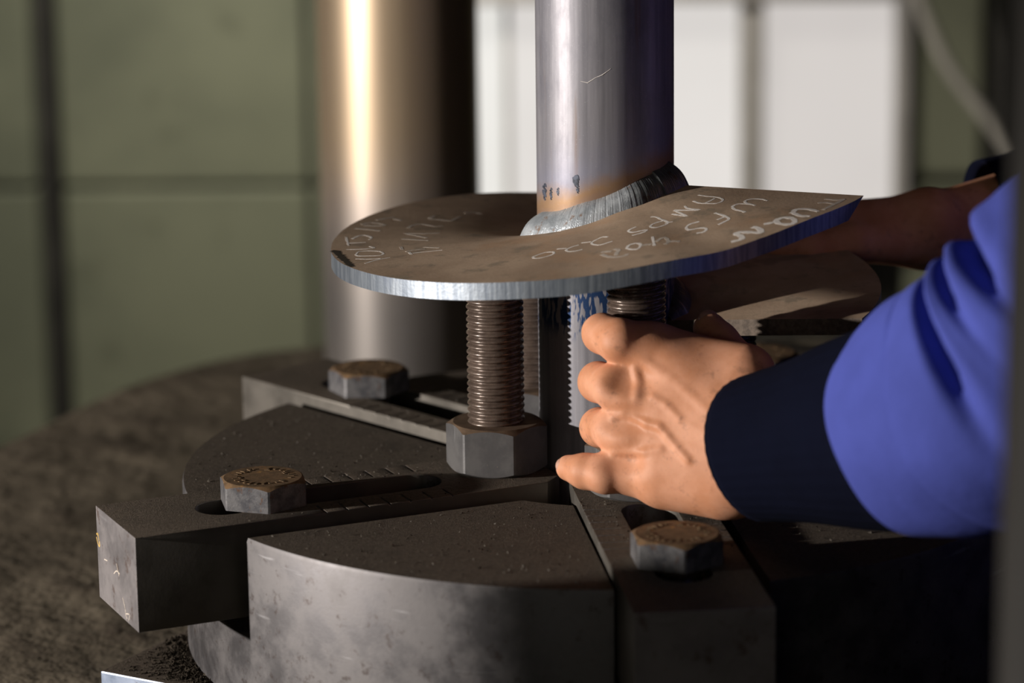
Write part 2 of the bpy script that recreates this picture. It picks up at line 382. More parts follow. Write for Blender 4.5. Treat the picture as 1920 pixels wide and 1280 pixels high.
# dark upright against the wall on the right
bm = bmesh.new(); x0, x1 = wx(1848), wx(1880); box(bm, x0, x1, WY-60, WY, FLOOR, 2900)
tag(from_bm('wall_upright', bm, MT['dark']), 'dark narrow steel upright standing against the green wall right of the window', 'upright')

# ------------------------------------------------------------------ work table, base plate
TZ = -150
t = empty('work_table', 'large dirty brown steel work table under the round fixture', 'table', (0, 0, FLOOR))
bm = bmesh.new()
poly = bezier([(-640, 350), (-527, 618), (-430, 860), (-285, 985), (0, 1012)], 5)
prism(bm, [(480, -760), (480, 1012)]+[(p[0], p[1]) for p in poly[::-1]]+[(-980, -760)], TZ-60-FLOOR, TZ-FLOOR)
mods_bevel(from_bm('tabletop', bm, MT['table'], t), 8)
for x, y in ((-800, -640), (400, -640), (400, 900), (-250, 850)):
    bm = bmesh.new(); box(bm, x-50, x+50, y-50, y+50, 0, TZ-60-FLOOR); from_bm('leg', bm, MT['dark'], t)
bp = empty('base_plate', 'square machined steel base plate, dirty on top, below the round fixture', 'plate', (0, 0, TZ))
bm = bmesh.new()
cor = onz(188, 1257, -110); ra = math.atan2(cor[1], cor[0]); rr_ = math.hypot(cor[0], cor[1])
prism(bm, [(rr_*math.cos(ra+k*math.pi/2), rr_*math.sin(ra+k*math.pi/2)) for k in range(4)], 0, -110-TZ)
mods_bevel(from_bm('slab', bm, MT['base'], bp), 1.2)

# unseen steel box, added outside the frame on the left to shade the fixture front
tb = empty('shade_box', 'unseen dark steel box added on the table to shade the fixture front', 'shade box', (-733, -553, TZ), math.radians(14.0))
bm = bmesh.new(); box(bm, -150, 150, -110, 110, 0, 190); mods_bevel(from_bm('body', bm, MT['dark'], tb), 5)
bm = bmesh.new(); prism(bm, [(-152, -112), (152, -112), (152, 112), (-152, 112)], 194, 252); mods_bevel(from_bm('lid', bm, MT['dark'], tb), 12)
bm = bmesh.new(); tube(bm, bezier([(-60, -114, 150), (-58, -138, 150), (0, -142, 150), (58, -138, 150), (60, -114, 150)], 5), 6, 10); from_bm('handle', bm, MT['bolt'], tb, True)
for x in (-100, 100):
    bm = bmesh.new(); box(bm, x-12, x+12, -119, -111, 165, 225); mods_bevel(from_bm('latch', bm, MT['bolt'], tb), 2)
# ------------------------------------------------------------------ fixture disc with five radial slots
PROT = 6.47; W2 = 40; LR = 341; HB = 60; PHI0 = 2.6864; DPHI = 1.2571
ANG = [PHI0+k*DPHI for k in range(4)]+[PHI0-DPHI]
OFF = [8.5, 0.6, 3, 3, 6.2]
def bar_matrix(k):
    a = ANG[k]; e = Vector((math.cos(a), -math.sin(a), 0)); n = Vector((math.sin(a), math.cos(a), 0))*-1
    # local x along the bar, local y = z cross x
    y = Vector((0, 0, 1)).cross(e)
    return a, e, y
RD = 279.5
fx = empty('round_fixture', 'heavy round steel fixture with dusty top holding five clamp bars', 'fixture', (0, 0, -110))
V, F = rings([(RD-1, 0), (RD, 1), (RD, 107.6), (RD-0.9, 110)], 200)
disc = from_np('disc', V, F, MT['disc'], fx)
for k in range(5):
    bm = bmesh.new()
    a, e, y = bar_matrix(k)
    n = Vector((math.sin(a), math.cos(a), 0)); s = -1 if y.dot(n) < 0 else 1
    # n is the side towards which the fitted offsets count
    off = OFF[k]*(-1)  # world n here is -(fit n) along +y; fit n = (sin a, cos a)
    m4 = Matrix(((e.x, y.x, 0, 0), (e.y, y.y, 0, 0), (0, 0, 1, 0), (0, 0, 0, 1)))
    oc = (OFF[k]+4)*s
    box(bm, 60, 400, oc-46, oc+46, 110-64, 140, m4)
    cut = from_bm('cutter', bm); cut.parent = fx
    boolean_cut(disc, cut)
V, F = rings([(106, -20), (106, 200)], 96)
cut = from_np('cutter', V, F); cut.parent = fx
boolean_cut(disc, cut)
smooth_by_angle(disc, 25)

# ------------------------------------------------------------------ clamp bars, bolts, jack screws
def obround(x0, x1, hw, n=14):
    return [(x1-hw+hw*math.sin(math.pi*i/n), hw*math.cos(math.pi*i/n)) for i in range(n+1)][::-1] + [(x0+hw-hw*math.sin(math.pi*i/n), -hw*math.cos(math.pi*i/n)) for i in range(n+1)][::-1]
bar_mesh = None
BARLAB = ['dusty slotted clamp bar at left, its bare end jutting out past the disc rim',
          'slotted clamp bar at the back left, blurred, with a bright lit long side',
          'slotted clamp bar at the back right under the trailing end of the plate',
          'clamp bar on the right, under the blue sleeve',
          'slotted clamp bar in front, below the hand, its end face in shadow']
bars = []
for k in range(5):
    a, e, y = bar_matrix(k)
    n = Vector((math.sin(a), math.cos(a), 0)); s = -1 if y.dot(n) < 0 else 1
    org = y*(OFF[k]*s)
    o = empty('clamp_bar', BARLAB[k], 'clamp bar', (org.x, org.y, PROT), math.atan2(e.y, e.x), 'clamp bars in the round fixture')
    if bar_mesh is None:
        bm = bmesh.new()
        prism(bm, [(52, -28), (66, -W2), (LR, -W2), (LR, W2), (66, W2), (52, 28)], -HB, 0)
        b = from_bm('bar', bm, MT['bar'], o)
        bm = bmesh.new()
        prism(bm, obround(124, 288, 17), -HB-20, 20)
        c1 = from_bm('cutter', bm); c1.parent = o
        boolean_cut(b, c1)
        bm = bmesh.new()
        for i in range(7):
            xx = 132+i*14.2
            for sgn in (-1, 1):
                ya, yb = (23, 44) if sgn > 0 else (-44, -23)
                vs = [bm.verts.new(p) for p in ((xx-1.1, ya, 0.5), (xx+1.1, ya, 0.5), (xx, ya, -1.3), (xx-1.1, yb, 0.5), (xx+1.1, yb, 0.5), (xx, yb, -1.3))]
                for f in ((0, 1, 2), (3, 5, 4), (0, 3, 4, 1), (1, 4, 5, 2), (2, 5, 3, 0)): bm.faces.new([vs[q] for q in f])
        c2 = from_bm('cutter', bm); c2.parent = o
        boolean_cut(b, c2, 0.7)
        smooth_by_angle(b, 20)
        bar_mesh = b.data
        bm = bmesh.new(); box(bm, 120, 250, -34, -19, -HB-4, -HB); box(bm, 120, 250, 19, 34, -HB-4, -HB); pm = from_bm('foot_pad', bm, MT['bar'], o).data
    else:
        link('bar', bar_mesh, None, o); link('foot_pad', pm, None, o)
    bars.append((o, e, y, org))

def hexrad(R):
    ap = R*math.cos(math.pi/6)
    return lambda t: min(R*0.984, ap/math.cos((t % (math.pi/3))-math.pi/6))
def hex_body(R, H, chb, cht, hole=None):
    hr = hexrad(R); ap = R*math.cos(math.pi/6); rc = ap*0.965; tn = math.tan(math.radians(30))
    prof = [(0.01, 0)] if not hole else [(hole, 0)]
    if chb: prof += [(rc, 0.0), (hr, lambda t: max(0, (hr(t)-rc))*tn)]
    else: prof += [(hr, 0.0)]
    if cht: prof += [(hr, lambda t: H-max(0, (hr(t)-rc))*tn), (rc, H)]
    else: prof += [(hr, H)]
    prof += [(0.01, H)] if not hole else [(hole, H)]
    return rings(prof, 240)
def thread_body(r, pitch, z0, z1, depth=2.9, nt=40, per=10):
    nz = max(4, int((z1-z0)/pitch*per)); V = []; F = []
    for j in range(nz+1):
        z = z0+(z1-z0)*j/nz
        for i in range(nt):
            t = 2*math.pi*i/nt; ph = (z/pitch - i/nt) % 1.0
            rr = r-depth*(1-abs(math.sin(math.pi*ph))**0.8)
            V.append((rr*math.cos(t), rr*math.sin(t), z))
    for j in range(nz):
        for i in range(nt): F.append((j*nt+i, j*nt+(i+1) % nt, (j+1)*nt+(i+1) % nt, (j+1)*nt+i))
    F.append(tuple(range(nt))[::-1]); F.append(tuple(nz*nt+i for i in range(nt)))
    return V, F
# heights of the plate (mm) against the angle (degrees, from +x towards the camera)
OUT = [(26, 192), (45, 187.5), (58, 180.6), (67, 175), (77, 171.6), (89, 165.6), (96, 162), (107, 158.3), (121, 154), (135, 151), (150, 149), (165, 147.6), (180, 147.8), (196, 150), (210, 151.8), (225, 153), (240, 152.3), (255, 149.5), (280, 144), (320, 131), (386, 113.8)]
INN = [(26, 189.5), (51, 186), (80, 179), (99, 172.5), (125, 165), (157, 158), (180, 153), (255, 135), (320, 117), (386, 100)]
def interp(T, a):
    xs_ = [p[0] for p in T]; ys_ = [p[1] for p in T]
    i = max(1, min(len(T)-1, int(np.searchsorted(xs_, a))))
    def sl(j): return (ys_[min(j+1, len(T)-1)]-ys_[max(j-1, 0)])/(xs_[min(j+1, len(T)-1)]-xs_[max(j-1, 0)])
    x0, x1 = xs_[i-1], xs_[i]; h = x1-x0; u = (a-x0)/h
    return (2*u**3-3*u*u+1)*ys_[i-1]+(u**3-2*u*u+u)*h*sl(i-1)+(-2*u**3+3*u*u)*ys_[i]+(u**3-u*u)*h*sl(i)
RS = 44.45; RP = 178.5; TH = 10.6
def plate_z(adeg, r):
    u = (r-RS)/(RP-RS); return interp(INN, adeg)*(1-u)+interp(OUT, adeg)*u
ROT = [math.radians(16.6), math.radians(1), math.radians(12), math.radians(8), math.radians(21.5)]
BLAB = ['rusty hex clamp bolt on the left bar, sharpest of the bolts', 'blurred hex clamp bolt on the back left bar before the tall pipe', 'hex clamp bolt on the back right bar, glimpsed between hand and blue sleeve',
        'hex clamp bolt on the right bar, covered by the blue sleeve', 'hex clamp bolt in front, below the heel of the hand']
SLAB = ['brown jack screw with big hex nut on the left bar, left of the steel pipe', 'jack screw on the back left bar, seen just behind the front brown screw', 'jack screw on the back right bar, behind the steel pipe',
        'jack screw on the right bar, hidden behind the hand', 'jack screw in the grip of the near hand, its top threads and nut showing']
NROT = [7.5, 15, 5, 25, 3]
SPOS = [None, (-49, 65), None, None, (19, -91)]
V, F = hex_body(29.2, 16.5, False, True); head_me = None
bolts = []
for k in range(5):
    o, e, y, org = bars[k]
    p = org+e*244
    lift = 1.0
    # a corner at angle 0 in the hex profile; rotate so that the face nearest the camera turns left by ROT
    rz = -math.pi/2-math.pi/6-ROT[k]
    bo = empty('clamp_bolt', BLAB[k], 'bolt', (p.x, p.y, PROT), rz, 'hex clamp bolts on the bars')
    if head_me is None:
        h = from_np('head', V, F, MT['bolt'], bo); smooth_by_angle(h, 12); head_me = h.data
        Vs, Fs = rings([(15.5, -50), (15.5, 0)], 32); s_ = from_np('shank', Vs, Fs, MT['thread'], bo, True); shank_me = s_.data
        bm = bmesh.new()
        for i in range(26):
            t = 2*math.pi*i/26+rnd.uniform(-.04, .04)
            if i % 9 == 8: continue
            r0 = 17.5; ln = rnd.choice((2.2, 3.4, 4.2)); m4 = Matrix.Rotation(t, 4, 'Z')
            box(bm, r0-ln/2, r0+ln/2, -0.7, 0.7, 16.3, 16.85, m4)
            if i % 4 == 0: box(bm, r0-3.5, r0-2.4, -1.8, 1.8, 16.3, 16.85, m4)
        mk = from_bm('raised_mark', bm, MT['rust'], h); mark_me = mk.data
    else:
        link('raised_mark', mark_me, None, link('head', head_me, None, bo)); link('shank', shank_me, None, bo)
    # jack screw standing on the inner end of the bar
    p = org+e*80
    if SPOS[k]: p = Vector((SPOS[k][0], SPOS[k][1], 0))
    if k == 0: p = Vector((-71.5, -35.5, 0))
    adeg = math.degrees(math.atan2(-p.y, p.x)) % 360
    if adeg < 30: adeg += 360
    r = math.hypot(p.x, p.y)
    zt = min(plate_z(min(386, max(26, adeg+da)), r+dr) for da in (-13, 0, 13) for dr in (-18, 0, 18))-TH-0.8
    if k == 3: zt = plate_z(370, r)-TH-8
    js = empty('jack_screw', SLAB[k], 'screw', (p.x, p.y, PROT), -math.pi/2-math.pi/6-math.radians(NROT[k]), 'jack screws under the plate')
    Vn, Fn = hex_body(33.6, 31.5, True, True, 17.0)
    nn = from_np('hex_nut', Vn, Fn, MT['nut'], js); smooth_by_angle(nn, 12)
    Vt, Ft = thread_body(18.6, 4.23, 0.5, zt-PROT)
    from_np('threaded_rod', Vt, Ft, MT['thread'], js, True)

# ------------------------------------------------------------------ screw pile: shaft, helix plate, weld, chalk
pile = empty('screw_pile', 'grey steel pipe welded through a brown helix plate with chalk writing', 'screw pile', (0, 0, -60))
Z0 = 60      # local z = world z + 60
def ring_tube(ro, ri, z0, z1, n=96):
    V = []; F = []
    for r, z in ((ro, z0), (ro, z1), (ri, z1), (ri, z0)):
        for i in range(n): t = 2*math.pi*i/n; V.append((r*math.cos(t), r*math.sin(t), z))
    for j in range(4):
        for i in range(n): F.append((j*n+i, j*n+(i+1) % n, ((j+1) % 4)*n+(i+1) % n, ((j+1) % 4)*n+i))
    return V, F
# sub-objects keep world-like coordinates (their own z offset) so that their materials read millimetres from the disc top
def pile_child(name, V, F, m, smooth=False):
    o = from_np(name, V, F, m, pile, smooth); o.location.z = Z0*MM; return o
V, F = ring_tube(RS, RS-7.6, -60, 620); sh = pile_child('shaft', V, F, MT['shaft']); smooth_by_angle(sh, 30)
# helix plate
na, nr = 240, 14; V = []; F = []
for side in (0, 1):
    for i in range(na+1):
        for j in range(nr+1):
            r = RS-1+(RP-RS+1)*j/nr; aa = 26+360*i/na
            a_ = aa
            if side: a_ = 26+7.0*(1-i/na)**12+360*i/na        # bevelled leading edge
            z = plate_z(min(386, a_), r)-(TH if side else 0)
            rp = r+(rnd.uniform(-.12, .12) if j == nr else 0)
            V.append((rp*math.cos(math.radians(a_)), -rp*math.sin(math.radians(a_)), z))
nv = (na+1)*(nr+1)
ix = lambda s, i, j: s*nv+i*(nr+1)+j
for i in range(na):
    for j in range(nr):
        F.append((ix(0, i, j), ix(0, i, j+1), ix(0, i+1, j+1), ix(0, i+1, j))[::-1]); F.append((ix(1, i, j), ix(1, i, j+1), ix(1, i+1, j+1), ix(1, i+1, j)))
    for j, rev in ((0, 1), (nr, 0)):
        f = (ix(0, i, j), ix(0, i+1, j), ix(1, i+1, j), ix(1, i, j)); F.append(f if not rev else f[::-1])
for i, rev in ((0, 0), (na, 1)):
    for j in range(nr):
        f = (ix(0, i, j), ix(0, i, j+1), ix(1, i, j+1), ix(1, i, j)); F.append(f if not rev else f[::-1])
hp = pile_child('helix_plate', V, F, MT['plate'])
bm = bmesh.new(); bm.from_mesh(hp.data); bmesh.ops.recalc_face_normals(bm, faces=bm.faces); bm.to_mesh(hp.data); bm.free()
smooth_by_angle(hp, 35)
hp.data.materials.append(plain('flame_cut_edge', (0.13, 0.10, 0.078), 0.75, 0, 0.35, 250, 0.4))
for f in hp.data.polygons:                       # the two radial cut faces
    a = math.degrees(math.atan2(-f.center.y, f.center.x)); nr_ = abs(f.normal.x*math.cos(math.radians(a))-f.normal.y*math.sin(math.radians(a)))
    if 24 < a < 35 and abs(f.normal.z) < 0.86 and nr_ < 0.5: f.material_index = 1
# weld beads, above and below the plate
def weld(name, a0, a1, under):
    V = []; F = []; n = int((a1-a0)*2.2); m = 11
    wr = random.Random(5)
    for i in range(n+1):
        a = a0+(a1-a0)*i/n; g = 1+0.05*math.sin(a*.13)+0.06*math.sin(a*.047+1)+wr.uniform(-.015, .015)
        taper = min(1, 0.25+(i/n)*9, 0.3+(1-i/n)*4.5)
        lh = (13.0 if not under else 9)*g*taper; lw = (12.5 if not under else 9)*g*taper
        if not under and a < 48: lh *= 1.12; lw *= 1.1
        ac = min(386, max(26, a))
        zi = plate_z(ac, RS+3)
        for j in range(m):
            u = j/(m-1); bul = math.sin(math.pi*u)*0.16
            rr = RS-0.6+lw*(u+bul*0.7); dz = lh*((1-u)+bul*0.7)
            rip = 0.10*math.sin(a*0.95+2.2*math.sin(u*3.1))*math.sin(math.pi*u)
            zz = (plate_z(ac, rr) if u > .02 else zi)+dz-0.6+rip if not under else (plate_z(ac, rr)-TH-dz+.6)
            V.append((rr*math.cos(math.radians(a)), -rr*math.sin(math.radians(a)), zz))
    for i in range(n):
        for j in range(m-1):
            f = (i*m+j, i*m+j+1, (i+1)*m+j+1, (i+1)*m+j); F.append(f if under else f[::-1])
    for e0 in (0, n): F.append(tuple(e0*m+j for j in range(m)))
    return pile_child(name, V, F, MT['weld'], True)
weld('weld_bead', 8, 196, False); weld('weld_bead', 320, 386, False); weld('weld_bead', 30, 386, True)
# chalk writing: hand strokes traced on the plate surface
def on_plate(px, py):
    d = ray(px, py); t0, t1 = (320-CAMC[2])/d[2], (60-CAMC[2])/d[2]
    prev = None
    for i in range(400):
        t = t0+(t1-t0)*i/399; p = CAMC+d*t; a = math.degrees(math.atan2(-p[1], p[0])) % 360
        if a < 26: a += 360
        r = math.hypot(p[0], p[1])
        if RS+2 < r < RP and a < 300 or (RS+2 < r < RP and px < 1100):
            g = p[2]-plate_z(a, r)
            if prev is not None and prev[0] > 0 >= g and g > -20:
                t = prev[1]+(t-prev[1])*prev[0]/(prev[0]-g); return CAMC+d*t
            prev = (g, t)
    return None
def stroke(bm, pts, wid, lift=0.07):
    P = [on_plate(x, y) for x, y in (bezier(pts, 4) if len(pts) > 2 else pts)]
    P = [Vector(p)+Vector((0, 0, lift)) for p in P if p is not None]
    if len(P) < 2: return
    L = []; 
    for i, p in enumerate(P):
        d = (P[min(i+1, len(P)-1)]-P[max(i-1, 0)]); d.z = 0
        if d.length < 1e-6: d = Vector((1, 0, 0))
        d.normalize(); nrm = Vector((-d.y, d.x, 0)); w_ = wid*rnd.uniform(0.75, 1.2)/2
        row = []
        for sg in (-1, 1):
            q = p+nrm*w_*sg; a = math.degrees(math.atan2(-q.y, q.x)) % 360
            if a < 26: a += 360
            q.z = plate_z(a, min(RP, math.hypot(q.x, q.y)))+lift; row.append(q)
        L.append(row)
    up = [[bm.verts.new(q) for q in r_] for r_ in L]
    lo = [[bm.verts.new(q-Vector((0, 0, lift+.1))) for q in r_] for r_ in L]
    n = len(L)
    for i in range(n-1):
        bm.faces.new((up[i][0], up[i][1], up[i+1][1], up[i+1][0])); bm.faces.new((lo[i][0], lo[i+1][0], lo[i+1][1], lo[i][1]))
        bm.faces.new((up[i][0], up[i+1][0], lo[i+1][0], lo[i][0])); bm.faces.new((up[i][1], lo[i][1], lo[i+1][1], up[i+1][1]))
    bm.faces.new((up[0][0], lo[0][0], lo[0][1], up[0][1])); bm.faces.new((up[-1][0], up[-1][1], lo[-1][1], lo[-1][0]))
def zA(pts): return [(1260+x/5.0526, 340+y/5.05) for x, y in pts]
def zB(pts): return [(980+x/6.0, 400+y/6.0) for x, y in pts]
def zC(pts): return [(620+x/6.4, 360+y/6.4) for x, y in pts]
def writing(name, strokes, wid, m, label=None):
    bm = bmesh.new()
    for s in strokes: stroke(bm, s, wid)
    o = from_bm(name, bm, m, hp)
    if label: o['label'] = label
    return o
writing('chalk_writing', [  # AMPS 220
    zA([(250, 128), (330, 140), (430, 150), (478, 168), (470, 190), (420, 208), (330, 208), (260, 205), (200, 185)]), zA([(405, 160), (360, 185), (315, 205)]),
    zA([(120, 232), (150, 255), (265, 268), (150, 272), (20, 272)]), zA([(20, 275), (80, 300), (140, 328), (60, 318), (0, 308)]),
    zB([(1440, 38), (1500, 40), (1560, 68), (1640, 105), (1540, 150), (1470, 158), (1435, 140), (1500, 105), (1600, 80)]), zB([(1600, 110), (1690, 92)]),
    zB([(1275, 150), (1200, 185), (1195, 205), (1250, 212), (1330, 195), (1400, 185), (1350, 215), (1230, 248)]),
    zB([(960, 265), (900, 265), (830, 295), (775, 330), (800, 350), (880, 352), (1010, 312)]), zB([(770, 318), (660, 332)]),
    zB([(630, 355), (560, 375), (490, 408), (520, 428), (600, 422), (670, 405)]), zB([(490, 392), (385, 400)]),
    zB([(345, 432), (250, 440), (150, 475), (115, 492), (150, 505), (240, 492), (330, 465), (352, 440), (330, 430)])], 1.5, MT['chalk'])
writing('chalk_writing', [  # WFS 40
    zA([(905, 182), (850, 168), (770, 165), (700, 180), (700, 202), (790, 228)]), zA([(740, 215), (640, 212), (575, 235), (590, 262), (650, 278), (695, 292)]),
    zA([(405, 298), (480, 320), (540, 352), (500, 380), (440, 408)]), zA([(500, 335), (430, 362)]),
    zA([(258, 380), (170, 405), (135, 438), (165, 458), (270, 440), (325, 448), (300, 478), (230, 490)]),
    zB([(1460, 262), (1470, 310), (1480, 362)]), zB([(1170, 390), (1200, 355), (1280, 335), (1325, 350), (1300, 395), (1230, 405), (1170, 392)])], 1.8, MT['chalk'])
writing('chalk_writing', [zA([(1140, 300), (1180, 265), (1290, 262), (1390, 285)]), zA([(1150, 300), (1220, 325), (1310, 328)]), zA([(870, 405), (970, 385), (990, 365), (1060, 342), (1140, 350), (1165, 380), (1120, 405), (1020, 400), (980, 372)]),
    zA([(760, 432), (810, 440), (850, 480), (760, 482), (660, 480), (605, 495), (660, 520), (650, 550), (560, 572)])], 3.6, MT['chalk'])
writing('chalk_writing', [zA([(1630, 170), (1540, 215), (1430, 268)]), zA([(1380, 205), (1460, 200), (1540, 212)]), zA([(1450, 165), (1560, 175), (1640, 168)])], 2.6, MT['smudge'])
writing('chalk_smudge', [zB([(1500, 318), (1560, 280), (1610, 275), (1640, 320), (1600, 345)]), zB([(1640, 318), (1700, 312), (1770, 315)]), zB([(1340, 360), (1400, 350), (1450, 345)]),
    zB([(890, 460), (960, 485), (1050, 490), (1140, 478), (1180, 455)]), zB([(1030, 400), (1080, 410), (1060, 440), (1050, 470)]), zB([(880, 440), (930, 430), (1000, 425)])], 2.6, MT['smudge'], 'smudged grey chalk')
writing('chalk_writing', [zC([(410, 857), (560, 812), (715, 785)]), zC([(300, 800), (450, 803), (600, 796)]),
    zC([(300, 750), (340, 715), (450, 705), (580, 710), (630, 735), (590, 760), (450, 765), (330, 765), (300, 750)]), zC([(190, 688), (350, 685), (520, 672), (470, 652)]),
    zC([(215, 640), (195, 580), (185, 540)]), zC([(205, 612), (330, 608), (420, 602)]), zC([(260, 560), (340, 525), (420, 520), (490, 545), (460, 570)]),
    zC([(970, 748), (940, 722)]), zC([(985, 732), (1150, 715), (1340, 695)])], 1.5, MT['chalk'])
writing('chalk_smudge', [zC([(290, 435), (420, 445), (600, 465)]), zC([(370, 390), (450, 370), (560, 372), (650, 395), (560, 405), (400, 400)]), zC([(550, 335), (640, 320), (760, 300)]), zC([(760, 320), (850, 340)]),
    zC([(900, 715), (1000, 695), (1130, 680)]), zC([(840, 655), (860, 690)]), zC([(1120, 660), (1310, 668)]),
    zC([(860, 560), (1000, 570), (1180, 580)]), zC([(1160, 550), (1020, 520), (900, 495), (1100, 498), (1310, 490)]), zC([(930, 430), (980, 400), (1100, 385), (1250, 410), (1350, 405)]),
    zC([(1180, 315), (1250, 285)]), zC([(1440, 345), (1520, 310), (1560, 295)]), zC([(1180, 320), (1300, 330), (1440, 345)]), zC([(1610, 250), (1720, 245), (1820, 260)])], 2.4, MT['smudge'], 'smudged grey chalk')
bm = bmesh.new()
for i in range(20):
    s = i/19; x0, y0 = 24+s*200, 712+s*185
    stroke(bm, zC([(x0+8, y0+4), (x0+rnd.uniform(45, 70), y0-8+rnd.uniform(-4, 4))]), 6.5, 0.08)
o = from_bm('scorch_mark', bm, MT['darkmark'], hp); o['label'] = 'dark scorched patch at the plate edge'
# scratch on the shaft
bm = bmesh.new()
def on_shaft(px, py):
    d = ray(px, py); a = d[0]**2+d[1]**2; b = 2*(CAMC[0]*d[0]+CAMC[1]*d[1]); c = CAMC[0]**2+CAMC[1]**2-(RS+.1)**2
    return CAMC+d*(-b-math.sqrt(b*b-4*a*c))/2/a
sp = [(1088, 152), (1102, 155), (1116, 146), (1130, 140), (1145, 129)]
tube(bm, [on_shaft(*q) for q in sp], [.1, .28, .16, .26, .1], 6); o = from_bm('scratch', bm, MT['chalk'], sh)
bm = bmesh.new()
for sx, y0, y1, r in ((1021, 344, 374, 3.2), (1033, 352, 374, 1.6), (1080, 328, 350, 2.6), (1083, 348, 362, 1.2), (1046, 352, 366, 1.3)):
    for rot in range(1):
        tube(bm, [on_shaft(sx+.8*math.sin(i*.9), y0+(y1-y0)*i/11) for i in range(12)], [r*min(1, .35+i/4)*(1-.55*(i/11)**2)*(1+.12*math.sin(i*2.1)) for i in range(12)], 10)
for v in bm.verts:
    h = math.hypot(v.co.x, v.co.y); g = min(h, RS+.25); v.co.x *= g/h; v.co.y *= g/h
o = from_bm('heat_stain', bm, plain('blue_black_stain', (0.075, 0.085, 0.115), 0.45, 0.3, 0.5, 300, 0.1), sh); o['label'] = 'blue black heat stains above the weld'

# ------------------------------------------------------------------ tall pipe behind, post in front, cable
V, F = ring_tube(75, 67, 0, 1900)
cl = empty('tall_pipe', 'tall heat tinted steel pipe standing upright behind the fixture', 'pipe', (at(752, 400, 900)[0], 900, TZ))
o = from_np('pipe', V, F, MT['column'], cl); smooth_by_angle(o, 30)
pc = at(1886, 640, -800)
V, F = rings([(34, 0), (34, 2600)], 40)
po = empty('grey_post', 'out of focus grey post close to the camera at the right edge', 'post', (pc[0]+34, -800, FLOOR))
o = from_np('post', V, F, MT['post'], po); smooth_by_angle(o, 30)
V, F = rings([(70, 0), (70, 8), (36, 12)], 40); o = from_np('foot_flange', V, F, MT['post'], po)
bm = bmesh.new(); CY = 2250
tube(bm, bezier([at(1650, -260, CY), at(1715, -30, CY), at(1770, 110, CY), at(1838, 205, CY), at(1905, 290, CY), at(2010, 400, CY), at(2150, 480, CY), at(2400, 560, CY)], 6), 9.5, 14)
tag(from_bm('hanging_cable', bm, MT['cable'], None, True), 'pale blurred cable hanging in a curve before the wall at top right', 'cable')

# ------------------------------------------------------------------ the worker
def surface_nets(Fv, lo, h):
    s = Fv < 0
    c = [s[dx:s.shape[0]-1+dx, dy:s.shape[1]-1+dy, dz:s.shape[2]-1+dz] for dx in (0, 1) for dy in (0, 1) for dz in (0, 1)]
    cnt = sum(x.astype(np.int8) for x in c); mask = (cnt > 0) & (cnt < 8)
    I = np.argwhere(mask); idx = -np.ones(mask.shape, np.int64); idx[mask] = np.arange(len(I))
    acc = np.zeros((len(I), 3)); num = np.zeros(len(I))
    cor = [(a, b, d) for a in (0, 1) for b in (0, 1) for d in (0, 1)]
    vals = [Fv[I[:, 0]+q[0], I[:, 1]+q[1], I[:, 2]+q[2]] for q in cor]
    for i in range(8):
        for j in range(i+1, 8):
            if sum(abs(cor[i][k]-cor[j][k]) for k in range(3)) != 1: continue
            a, b = vals[i], vals[j]; x = (a < 0) != (b < 0)
            t = np.where(x, a/np.where(x, a-b, 1), 0)
            p = np.array(cor[i])[None]+t[:, None]*(np.array(cor[j])-np.array(cor[i]))[None]
            acc += np.where(x[:, None], p, 0); num += x
    Vv = np.array(lo)+h*(I+acc/num[:, None])
    faces = []
    for ax in range(3):
        a1, a2 = [(1, 2), (2, 0), (0, 1)][ax]
        sl0 = [slice(None)]*3; sl1 = [slice(None)]*3; sl0[ax] = slice(0, -1); sl1[ax] = slice(1, None)
        A, B = s[tuple(sl0)], s[tuple(sl1)]
        E = np.argwhere(A != B)
        E = E[(E[:, a1] > 0) & (E[:, a2] > 0) & (E[:, a1] < s.shape[a1]-1) & (E[:, a2] < s.shape[a2]-1)]
        def g(d1, d2):
            q = E.copy(); q[:, a1] += d1; q[:, a2] += d2; return idx[q[:, 0], q[:, 1], q[:, 2]]
        Q = np.stack([g(-1, -1), g(0, -1), g(0, 0), g(-1, 0)], 1)
        ins = A[E[:, 0], E[:, 1], E[:, 2]]
        Q = np.where(ins[:, None], Q, Q[:, ::-1]); faces.append(Q)
    Q = np.concatenate(faces); Q = Q[(Q >= 0).all(1)]
    return Vv, Q
def cap(P, a, b, ra, rb):
    a = np.asarray(a, float); b = np.asarray(b, float); d = b-a
    t = np.clip(((P-a)@d)/max(d@d, 1e-9), 0, 1)
    return np.linalg.norm(P-a-t[..., None]*d, axis=-1)-(ra+t*(rb-ra))
def ell(P, c, r):
    q = (P-np.asarray(c, float))/np.asarray(r, float); return (np.linalg.norm(q, axis=-1)-1)*min(r)
def smin(a, b, k):
    h = np.clip(0.5+0.5*(b-a)/k, 0, 1); return b+(a-b)*h-k*h*(1-h)
def chain(P, pts, k=3):
    d = None
    for (a, ra), (b, rb) in zip(pts[:-1], pts[1:]):
        e = cap(P, a, b, ra, rb); d = e if d is None else smin(d, e, k)
    return d
def grid_mesh(fn, lo, hi, h):
    lo = np.array(lo, float); n = np.ceil((np.array(hi)-lo)/h).astype(int)+1
    ax = [lo[i]+h*np.arange(n[i]) for i in range(3)]
    P = np.stack(np.meshgrid(*ax, indexing='ij'), -1)
    out = np.empty(P.shape[:3]); st = max(1, int(4e5/(n[1]*n[2])))
    for i in range(0, n[0], st): out[i:i+st] = fn(P[i:i+st])
    return surface_nets(out, lo, h)

